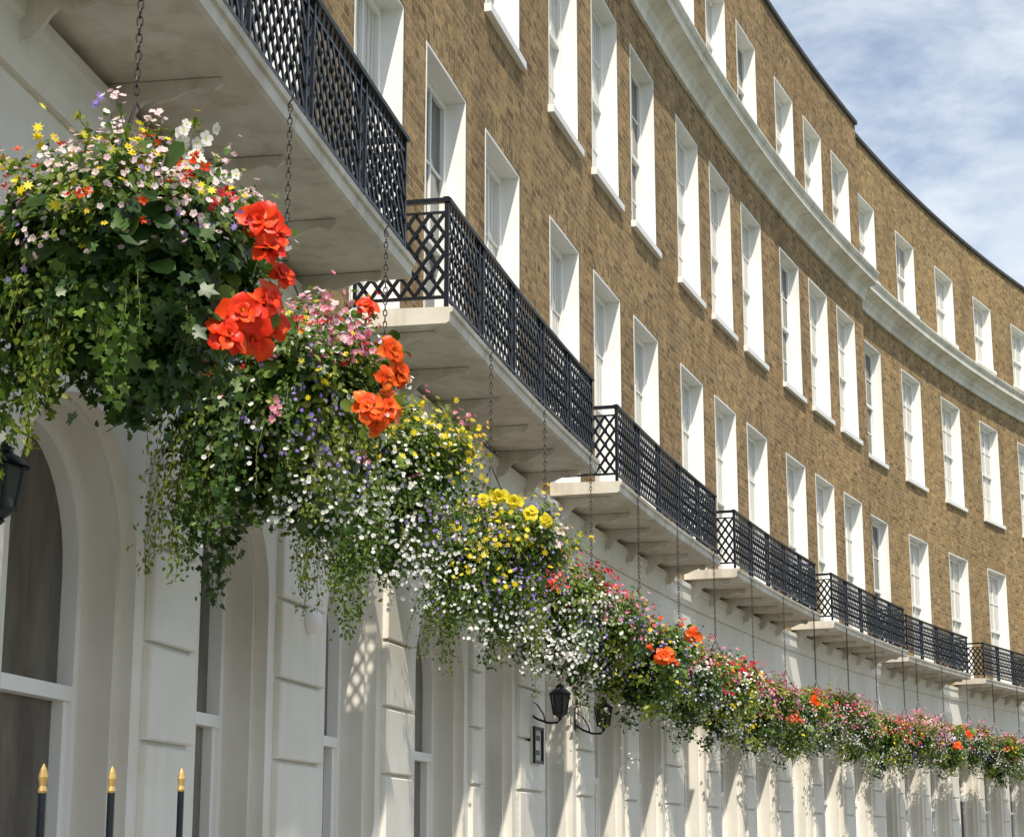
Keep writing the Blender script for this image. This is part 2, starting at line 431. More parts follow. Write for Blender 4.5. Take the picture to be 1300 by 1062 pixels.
NEAR_W,FAR_W=5.62,5.14
OPS={'std':[(.25,1.25),(2.05,3.15),(3.88,4.88)],'first':[(.1,1.0),(1.76,3.0),(3.80,4.80)],'second':[(.19,1.22),(2.11,3.38),(3.96,4.80)],'far':[(.35,1.45),(2.0,3.05),(3.65,4.75)]}
cache={}
def get(k,f):
    if k not in cache: cache[k]=f()
    return cache[k]
win={}
for typ,w in (('near',1.15),('far',1.27)):
    win[typ]=[(4.63,sash(w,7.153-4.63,4,typ+'_first',False)),(8.228,sash(w,10.359-8.228,4,typ+'_second',True)),(11.704,sash(w-.04,13.146-11.704,2,typ+'_third',True))]
BRK=bracket_mesh()
def put(name,me,par,s,o,z):
    a=s/R
    return link(name,me,par,(R-(R-o)*math.cos(a),(R-o)*math.sin(a),z),-a)
def make_house(s_start,typ,doorslot,label,opk):
    W=NEAR_W if typ=='near' else FAR_W
    off=0 if typ=='near' else -.178
    root=bpy.data.objects.new('terrace_house',None);COL.objects.link(root)
    root.location=world_at(s_start,off,0);root.rotation_euler=(0,0,-s_start/R);root.empty_display_size=.5
    top(root,label,'house','terraced houses round the crescent')
    offs=[.50,2.211,3.922] if typ=='near' else [.44,3.00]
    w=1.15 if typ=='near' else 1.27
    wl=[]
    for so in offs:
        wl+=[(so,so+w,4.63,7.153),(so,so+w,8.228,10.359),(so+.02,so+w-.02,11.704,13.146)]
    link('brick_wall',get(('bw',typ),lambda:brick_mesh(W,wl,BR if typ=='near' else BR2,typ+'_brick_wall')),root)
    ops=OPS[opk]
    link('stucco_ground_floor_wall',get(('gw',opk),lambda:ground_mesh(W,ops,opk+'_ground_wall')),root)
    link('cornice',get(('co',typ),lambda:cornice_mesh(W,typ+'_cornice')),root)
    link('parapet_coping',get(('cp',typ),lambda:coping_mesh(W,typ+'_coping')),root)
    link('roof',get(('rf',typ),lambda:roof_mesh(W,typ+'_roof')),root)
    for so in offs:
        for i,(z,(li,fr,gl,sl)) in enumerate(win[typ]):
            wo=put('window',li,root,so+(.02 if i==2 else 0),0,z)
            link('frame',fr,wo);link('glass',gl,wo)
            if sl: link('sill',sl,wo)
    for i,(a,c) in enumerate(ops):
        dr=(i==doorslot)
        def mk(w=c-a,dr=dr):
            f,g=groundwin(w,dr);return f.mesh('arched_frame',[WHITE]),g.mesh('arched_glass',[GLASSD])
        fm,gm=get(('gwin',round(c-a,3),dr),mk)
        if dr:
            def mkd(w=c-a):
                d=MB();d.box(-.32,-.255,.088,w-.088,.15,2.278)
                for (y0,y1) in ((.2,w/2-.05),(w/2+.05,w-.2)):
                    for (z0,z1) in ((.35,.95),(1.15,2.1)):
                        d.box(-.255,-.242,y0,y1,z0,z1);d.box(-.242,-.234,y0+.05,y1-.05,z0+.05,z1-.05)
                h=MB();h.lathe([(.0,.0),(.025,.01),(.03,.03),(.02,.045),(0,.05)],12,(0,0))
                h.v=[(p[2],p[1]+w/2,p[0]+1.1) for p in h.v]
                return d.mesh('door_leaf',[DOOR]),h.mesh('door_knob',[BRASS],True)
            dm,hm=get(('door',round(c-a,3)),mkd)
            wo=put('door',dm,root,a,0,0);link('frame',fm,wo);link('fanlight_glass',gm,wo)
            link('handle',hm,wo,(-.234,0,0))
        else:
            wo=put('arched_window',fm,root,a,0,0);link('glass',gm,wo)
    bs=(.50,5.14) if typ=='near' else (.36,4.42)
    bal=link('balcony',get(('sl',typ),lambda:slab_mesh(bs[0],bs[1],typ+'_balcony_slab')),root)
    link('railing',get(('ra',typ),lambda:railing_mesh(bs[0]+.02,bs[1]-.02,typ+'_balcony_railing')),bal)
    nb=6
    for k in range(nb):
        put('bracket',BRK,bal,bs[0]+.12+(bs[1]-bs[0]-.24)*k/(nb-1),.006,4.5)
    return root
starts=[]
for k in range(-3,3):
    s=22.75+5.62*k
    make_house(s,'near',{-3:0,-2:0,-1:2}.get(k,0),'brown brick terraced house with cream stucco ground floor',{-2:'first',-1:'second'}.get(k,'std'));starts.append((s,'near'))
for k in range(4):
    s=39.61+5.14*k
    make_house(s,'far',0,'golden brick terraced house set slightly back, two windows wide','far');starts.append((s,'far'))
b=MB();b.tube([(0,0,.1),(0,0,10.8)],.045,10);b.tube([(0,0,11.5),(0,0,13.2)],.045,10)
for z in (2,4,6,8,10): b.box(-.06,.05,-.06,.06,z,z+.05)
dp=link('drainpipe',b.mesh('drainpipe',[IRON],False),None,world_at(39.68,-.11,0),-39.68/R)
top(dp,'black iron rainwater pipe fixed to the brick wall','drainpipe')
rb=area_rail_mesh(NEAR_W);rb0=area_rail_mesh(NEAR_W,[(3.09,1.580),(3.32,1.586),(3.61,1.595)])
for i,(s,t) in enumerate(starts[:4]):
    e=link('area_railing',rb0 if i==0 else rb,None,world_at(s,0,0),-s/R)
    top(e,'black iron area railing with gilded spear finials','railing','area railings along the pavement')

# ------------------------------------------------------------------ ground
def sheet(name,mb,mat): 
    o=link(name,mb.mesh(name,[mat]));o['kind']='structure';return o
PAVE,nt,bb=newmat('york_stone_paving')
br=nt.nodes.new('ShaderNodeTexBrick');br.inputs['Scale'].default_value=1;br.inputs['Brick Width'].default_value=.9;br.inputs['Row Height'].default_value=.6
br.inputs['Mortar Size'].default_value=.008;br.inputs['Color1'].default_value=(.28,.26,.23,1);br.inputs['Color2'].default_value=(.22,.21,.185,1);br.inputs['Mortar'].default_value=(.1,.1,.09,1)
nt.links.new(pos(nt),br.inputs['Vector']);nt.links.new(mix(nt,br.outputs[0],ramp(nt,[(.3,(.75,.75,.75)),(.7,(1.1,1.1,1.1))],noise(nt,2,5)).outputs[0],1.,'MULTIPLY'),bb.inputs['Base Color']);bb.inputs['Roughness'].default_value=.85
g=MB();g.face([(-600,-600,-.14),(600,-600,-.14),(600,600,-.14),(-600,600,-.14)])
sheet('ground',g,mat_plain('grass_ground',(.06,.09,.03),.9,0,.4,.8))
def ringstrip(o0,o1,z0,z1,s0=-6,s1=66):
    m=MB();n=60
    for j in range(n):
        a,c=s0+(s1-s0)*j/n,s0+(s1-s0)*(j+1)/n
        m.face([world_at(a,o0,z1),world_at(c,o0,z1),world_at(c,o1,z1),world_at(a,o1,z1)])
        m.face([world_at(a,o1,z0),world_at(c,o1,z0),world_at(c,o1,z1),world_at(a,o1,z1)])
    return m
sheet('pavement',ringstrip(-8,4.4,-.14,0.),PAVE)
sheet('road',ringstrip(4.4,11.5,-.135,-.13),mat_plain('asphalt',(.05,.05,.052),.9,0,.25,30))

# ------------------------------------------------------------------ foliage
def t_leaf():
    v=np.array([(0,0,0),(.27,.3,.07),(.22,.7,.05),(0,1,-.06),(-.22,.7,.05),(-.27,.3,.07),(0,.5,-.02)],float)
    f=np.array([(0,1,6),(1,2,6),(2,3,6),(3,4,6),(4,5,6),(5,0,6)]);return v,f
def t_small():
    v=np.array([(0,0,0),(.34,.45,.10),(0,1,-.05),(-.34,.45,.10)],float)
    return v,np.array([(0,1,2),(0,2,3)])
def t_ivy():
    out=[(0,0),(.22,-.12),(.5,.05),(.32,.28),(.52,.6),(.2,.62),(0,1.05),(-.2,.62),(-.52,.6),(-.32,.28),(-.5,.05),(-.22,-.12)]
    v=[(x,y,.10*abs(x)-.12*max(0,y-.5)) for x,y in out]+[(0,.3,.0)]
    n=len(out);return np.array(v,float),np.array([(i,(i+1)%n,n) for i in range(n)])
def t_round():
    n=9;v=[(.5*math.cos(2*math.pi*i/n)*(1+.1*(i%2)),.5+.55*math.sin(2*math.pi*i/n),.08*math.cos(4*math.pi*i/n)) for i in range(n)]+[(0,.45,-.06)]
    return np.array(v,float),np.array([(i,(i+1)%n,n) for i in range(n)])
def t_star(p,ri=.38,cup=.15):
    v=[];n=2*p
    for i in range(n):
        r=.5 if i%2==0 else .5*ri
        a=2*math.pi*i/n;v.append((r*math.cos(a),r*math.sin(a),cup*(r*2)**2*.5))
    v.append((0,0,0));return np.array(v,float),np.array([(i,(i+1)%n,n) for i in range(n)])
def t_petals(p=5,wid=.30,cup=.12):
    v=[];f=[]
    for k in range(p):
        a=2*math.pi*k/p;c,s=math.cos(a),math.sin(a)
        loc=[(.03,0,0),(.26,-wid*.8,cup*.3),(.47,-wid*.55,cup),(.52,0,cup*.8),(.47,wid*.55,cup),(.26,wid*.8,cup*.3)]
        i=len(v)
        for (x,y,z) in loc: v.append((x*c-y*s,x*s+y*c,z+.01*(k%2)))
        f+=[(i,i+1,i+2),(i,i+2,i+3),(i,i+3,i+4),(i,i+4,i+5)]
    return np.array(v,float),np.array(f)
def t_begonia(seed=0):
    rr=np.random.default_rng(seed);v=[];f=[]
    for ring,(L,tilt,p) in enumerate([(.62,.04,5),(.46,.5,4),(.26,.95,3)]):
        a0=rr.uniform(0,6.28)
        for k in range(p):
            a=a0+2*math.pi*k/p+rr.normal()*.2;c,s=math.cos(a),math.sin(a)
            tl=tilt+rr.normal()*.2;ct,st=math.cos(tl),math.sin(tl);i=len(v);LL=L*rr.uniform(.8,1.15);w=LL*rr.uniform(.46,.62);ph=rr.uniform(0,6);sk=rr.normal()*.1
            v.append((.02*c,.02*s,.015*ring))
            rows=((.3,.5,.0),(.6,.92,.02),(.85,.95,.0),(1.0,.55,-.05))
            for ri,(r,ww,zz) in enumerate(rows):
                for q in (-1,-.5,0,.5,1):
                    x=LL*r-.10*LL*q*q+.04*LL*math.sin(5*q+ph)*r;y=w*ww*q*.9+sk*LL*r*r;z=zz+.14*LL*q*q+ .07*LL*r*math.sin(5*q+ph+r*3)-.14*LL*r*r*r
                    X=x*ct-z*st;Z=x*st+z*ct;v.append((X*c-y*s,X*s+y*c,Z+.04*ring))
            for q in range(4): f.append((i,i+1+q,i+2+q))
            for r in range(3):
                for q in range(4):
                    A=i+1+r*5+q;f+=[(A,A+1,A+6),(A,A+6,A+5)]
    return np.array(v,float),np.array(f)
TL=dict(leaf=t_leaf(),small=t_small(),ivy=t_ivy(),round=t_round(),star=t_star(5,.5),daisy=t_star(7,.5,.08),petal=t_petals(),bell=t_petals(4,.22,.35))
for k in range(6): TL['beg%d'%k]=t_begonia(k)
def nrm(a): return a/np.maximum(1e-9,np.linalg.norm(a,axis=1,keepdims=True))
def scatter(key,P,Nn,S,r,droop=0.5):
    tv,tf=TL[key];n=len(P)
    Nn=nrm(Nn);t=r.normal(size=(n,3));t[:,2]-=droop*2
    t=nrm(t-(t*Nn).sum(1,keepdims=True)*Nn);x=np.cross(t,Nn)
    V=P[:,None,:]+S[:,None,None]*(tv[None,:,0:1]*x[:,None,:]+tv[None,:,1:2]*t[:,None,:]+tv[None,:,2:3]*Nn[:,None,:])
    F=tf[None]+(np.arange(n)*len(tv))[:,None,None]
    return V.reshape(-1,3),F.reshape(-1,3)
def tri_mesh(name,parts):
    me=bpy.data.meshes.new(name);mats=[];VV=[];FF=[];MI=[];o=0
    for V,F,m in parts:
        if m not in mats: mats.append(m)
        VV.append(V);FF.append(F+o);MI.append(np.full(len(F),mats.index(m)));o+=len(V)
    V=np.concatenate(VV);F=np.concatenate(FF);MI=np.concatenate(MI).astype(np.int32)
    me.vertices.add(len(V));me.vertices.foreach_set('co',V.astype(np.float32).ravel())
    me.loops.add(F.size);me.loops.foreach_set('vertex_index',F.astype(np.int32).ravel())
    me.polygons.add(len(F));me.polygons.foreach_set('loop_start',np.arange(0,F.size,3,dtype=np.int32))
    try: me.polygons.foreach_set('loop_total',np.full(len(F),3,dtype=np.int32))
    except Exception: pass
    for m in mats: me.materials.append(m)
    me.polygons.foreach_set('material_index',MI);me.update(calc_edges=True);me.validate();return me
def dirs(n,r,zlo=-1,zhi=1):
    z=r.uniform(zlo,zhi,n);a=r.uniform(0,2*math.pi,n);q=np.sqrt(1-z*z)
    return np.stack([q*np.cos(a),q*np.sin(a),z],1)
class Shape:
    def __init__(s,rx,up,down,r):
        s.rx,s.up,s.down=rx,up,down;s.ph=r.uniform(0,6.28,6)
    def pt(s,d,k=1.):
        a=np.arctan2(d[:,1],d[:,0])
        lump=1+.15*np.sin(3*a+s.ph[0]+2*d[:,2])+.12*np.sin(5*a+s.ph[1]-3*d[:,2])+.09*np.sin(4*d[:,2]*3+s.ph[2])
        z=np.where(d[:,2]>0,d[:,2]*s.up,d[:,2]*s.down)
        nar=np.where(d[:,2]<0,1+.35*d[:,2],1.)
        return np.stack([d[:,0]*s.rx*nar,d[:,1]*s.rx*nar,z],1)*(lump*k)[:,None]
def basket(seed,spec,q=1.):
    r=np.random.default_rng(seed);sh=Shape(spec['rx'],spec['up'],spec['down'],r)
    fol=[];groups={};lsc=spec.get('lsc',1.)
    for key,mat,nc,per,sg,size,zlo,zhi in spec['leaves']:
        nc=int(nc);d=dirs(nc,r,zlo,zhi)
        c=sh.pt(d,r.uniform(.62,1.10,nc))
        n=max(1,int(per*q));P=np.repeat(c,n,0)+r.normal(size=(nc*n,3))*sg*r.uniform(.5,1.2,(nc*n,1))
        Nn=np.repeat(d,n,0)*.9+r.normal(size=(nc*n,3))*.5+np.array([0,-.1,.45])
        S=size*r.uniform(.55,1.3,nc*n)*lsc
        V,F=scatter(key,P,Nn,S,r);fol.append((V,F,mat))
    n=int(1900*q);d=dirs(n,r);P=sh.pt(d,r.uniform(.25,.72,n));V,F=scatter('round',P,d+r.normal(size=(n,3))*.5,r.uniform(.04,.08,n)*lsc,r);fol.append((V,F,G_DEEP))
    ns=int(spec.get('sprays',40))
    ST_V=[];ST_F=[];so=0
    def stem(pts,w):
        nonlocal so
        pts=np.array(pts);k=len(pts)
        A=pts+np.array([w,0,0]);B=pts-np.array([w*.5,w*.86,0]);C=pts+np.array([-w*.5,w*.86,0])
        V=np.stack([A,B,C],1).reshape(-1,3);F=[]
        for i in range(k-1):
            for j in range(3):
                a=i*3+j;b_=i*3+(j+1)%3;F+=[(a,b_,b_+3),(a,b_+3,a+3)]
        ST_V.append(V);ST_F.append(np.array(F)+so);so+=len(V)
    sl=spec.get('slen',(.08,.2))
    for i in range(ns):
        d=dirs(1,r,-.25,.95)[0];p0=sh.pt(d[None],.8)[0];L=r.uniform(*sl)*(1.35 if r.random()<.2 else 1)
        v=d*.8+np.array([0,0,.5])+r.normal(size=3)*.3;v/=np.linalg.norm(v)
        pts=[p0+v*L*t+np.array([0,0,-.06*t*t]) for t in np.linspace(0,1,5)]
        stem(pts,.0014);m=max(3,int(12*q));tt=r.uniform(.2,1,m)
        P=p0+v*L*tt[:,None]+r.normal(size=(m,3))*.008+np.array([0,0,-.06])*(tt**2)[:,None]
        V,F=scatter('leaf',P,r.normal(size=(m,3))+v,r.uniform(.018,.038,m)*lsc,r,-.2);fol.append((V,F,G_MID if i%3 else G_LIME))
        tips=spec.get('tips')
        if tips:
            nme,key,mat,sz,cnt,sg=tips[int(r.integers(0,len(tips)))]
            P=pts[-1]+r.normal(size=(cnt,3))*sg
            V,F=scatter(key,P,v+r.normal(size=(cnt,3))*.5+np.array([0,-.35,.2]),sz*r.uniform(.75,1.2,cnt),r,0)
            groups.setdefault(nme,[]).append((V,F,mat))
    tr=[];trp=[]
    nt_=int(spec.get('tresses',7));ta=spec.get('tdir') or list(r.uniform(0,2*math.pi,nt_))
    nS=int(spec.get('strands',24));nW=int(spec.get('wisps',10))
    for i in range(nS+nW):
        wisp=i>=nS
        a=(ta[i%len(ta)]+r.normal()*.16) if not wisp else r.uniform(0,2*math.pi)
        d=np.array([math.cos(a),math.sin(a),r.uniform(-.8,-.1)]);d/=np.linalg.norm(d)
        tl=.55+.9*((math.sin(13.7*(i%len(ta))+seed)+1)/2)
        p=sh.pt(d[None],.8)[0];L=r.uniform(*spec.get('len',(.2,.5)))*(tl if not wisp else 1.15)
        k=14;pts=[p];v=np.array([math.cos(a)*.5,math.sin(a)*.5,.1]) if not wisp else np.array([math.cos(a)*.8,math.sin(a)*.8,.3]);cur=p.copy();wob=r.uniform(0,6.28)
        for j in range(k):
            v=v+np.array([.10*math.sin(j*.9+wob),.10*math.cos(j*.8+wob),-.34 if not wisp else -.22]);v=v/np.linalg.norm(v)
            cur=cur+v*L/k;pts.append(cur.copy())
        stem(pts,.0016);pts=np.array(pts)
        m=int(L*(spec.get('sd',260) if not wisp else 90)*max(q,.35));tt=r.uniform(0,1,m)**(1.25 if not wisp else 1.)*(k-.01);i0=tt.astype(int);fr=(tt-i0)[:,None]
        P=pts[i0]*(1-fr)+pts[i0+1]*fr;sp=(.045 if not wisp else .014)*(1-.6*tt/k)[:,None]
        P=P+r.normal(size=(m,3))*sp
        kind,mat,sz=spec['trail'][(i%len(ta))%len(spec['trail'])]
        if wisp: sz*=.75
        V,F=scatter(kind,P,r.normal(size=(m,3))*.6+d+np.array([0,-.2,.35]),sz*r.uniform(.6,1.2,m)*(1.15-.4*tt/k)*lsc,r);tr.append((V,F,mat))
        trp.append((pts,d))
    if ST_V: fol.append((np.concatenate(ST_V),np.concatenate(ST_F),STEM))
    out={'trailing_vines':tri_mesh('trailing_vines',tr)}
    for name,key,mat,nc,per,sg,size,zlo,zhi in spec['flowers']:
        if name=='trail_blossoms':
            for (pts,d) in trp:
                if r.random()<.75:
                    m=int(per*q);tt=r.integers(0,len(pts)-3,m);P=pts[tt]+r.normal(size=(m,3))*.045
                    V,F=scatter(key,P,d+r.normal(size=(m,3))*.5+np.array([0,-.2,.3]),size*r.uniform(.7,1.2,m),r,0);groups.setdefault('white_blossoms' if mat is F_WHITE else 'violet_flowers',[]).append((V,F,mat))
            continue
        nc=int(nc);d=dirs(nc,r,zlo,zhi);c=sh.pt(d,r.uniform(1.02,1.22,nc));n=max(1,int(per*max(q,.5)))
        P=np.repeat(c,n,0)+r.normal(size=(nc*n,3))*sg
        Nn=np.repeat(d,n,0)+r.normal(size=(nc*n,3))*.45+np.array([0,-.15,.35])
        V,F=scatter(key,P,Nn,size*r.uniform(.65,1.2,nc*n),r,0)
        groups.setdefault(name,[]).append((V,F,mat))
        if key in('daisy','petal') and size>.02 and q>.6:
            nn=nrm(Nn);V,F=scatter('star',P+nn*size*.08,Nn,np.full(nc*n,size*.28),r,0);groups[name].append((V,F,F_ORG if mat is F_YEL else F_YEL))
    big=[]
    view=np.array(spec.get('view',(0.1,-.97,-.15)));view/=np.linalg.norm(view)
    right=np.array([-view[1],view[0],0]);right/=np.linalg.norm(right)
    def push(x,z,lim=1.22):
        p=right*x+np.array([0,0,z])
        for _ in range(60):
            e=math.sqrt((p[0]/spec['rx'])**2+(p[1]/spec['rx'])**2+(p[2]/(spec['up'] if p[2]>0 else spec['down']))**2)
            if e>lim and p@view>-.02: break
            p=p+view*.015
        return p
    for (nme,key,mat,x,z,cnt,sz,sg) in spec.get('sprigs',[]):
        P=push(x,z)+r.normal(size=(cnt,3))*sg
        Nn=view+r.normal(size=(cnt,3))*.5+np.array([0,0,.4])
        V,F=scatter(key,P,Nn,sz*r.uniform(.7,1.2,cnt),r,0);groups.setdefault(nme,[]).append((V,F,mat))
        if mat is F_WHITE and sz>.03:
            V,F=scatter('star',P+nrm(Nn)*sz*.08,Nn,np.full(cnt,sz*.25),r,0);groups[nme].append((V,F,F_YEL))
    for (name,mat,x,z,size) in spec.get('big',[]):
        p=push(x,z,1.34)+view*.05
        Nn=np.array([view+right*(x*.4+.32*r.normal())+np.array([0,0,.35+.3*r.normal()])])
        Z=np.zeros((1,3));V,F=scatter('beg%d'%int(r.integers(0,6)),Z,Nn,np.array([size*1.18]),r,0)
        P2=nrm(Nn)*size*.12;m=9;V2,F2=scatter('star',np.repeat(P2,m,0)+r.normal(size=(m,3))*size*.05,np.repeat(Nn,m,0)+r.normal(size=(m,3))*.4,np.full(m,size*.11),r,0)
        big.append((name,tri_mesh(name,[(V,F,mat),(V2,F2,F_YEL)]),tuple(float(t) for t in p)))
        # flower stalk back into the basket, with a few leaves behind the bloom
        p0=p*.45;stp=[p0+(p-p0)*t for t in np.linspace(0,1,4)]
        so=0;ST_V=[];ST_F=[];stem(stp,.003);fol.append((ST_V[0],ST_F[0],STEM))
        P=p-view*.10+r.normal(size=(4,3))*size*.45;V,F=scatter('round',P,view+r.normal(size=(4,3))*.4,np.full(4,size*.5),r,0);fol.append((V,F,G_MID))
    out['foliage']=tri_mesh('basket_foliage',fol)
    for nme,pp in groups.items(): out[nme]=tri_mesh(nme,pp)
    return out,big
def chain_mesh(L):
    b=MB();pitch=.030;n=int(L/pitch)
    for i in range(n):
        z=-i*pitch
        pts=[]
        for t in range(9):
            a=2*math.pi*t/8;u,w=.0095*math.cos(a),.019*math.sin(a)
            pts.append((u,0,z+w) if i%2==0 else (0,u,z+w))
        b.tube(pts,.0038,4)
    b.tube([(0,0,.10),(.012,0,.085),(.012,0,.05),(0,0,.03),(-.01,0,.015),(0,0,0)],.004,6)
    for k in range(3):
        a=2*math.pi*k/3+.4;b.tube([(0,0,-L),(.2*math.cos(a),.2*math.sin(a),-L-.42)],.004,5)
    return b.mesh('chain',[CHAIN])
def bowl_mesh():
    b=MB();pr=[(.205,.0),(.21,-.02),(.2,-.08),(.17,-.15),(.11,-.2),(.03,-.22),(.0,-.222)]
    b.lathe(pr,20);b.lathe([(.2,-.005),(.0,-.01)],20)
    for z in range(1,5): 
        rr,zz=pr[z];b.tube([(1.02*rr*math.cos(t),1.02*rr*math.sin(t),zz) for t in np.linspace(0,2*math.pi,21)],.004,4,1)
    b.tube([(.212*math.cos(t),.212*math.sin(t),0) for t in np.linspace(0,2*math.pi,25)],.006,5,1)
    return b.mesh('basket_bowl',[LINER,IRON],True)
BOWL=bowl_mesh()
BR_,BO_,BY_='orange_red_begonia','orange_begonia','yellow_begonia'
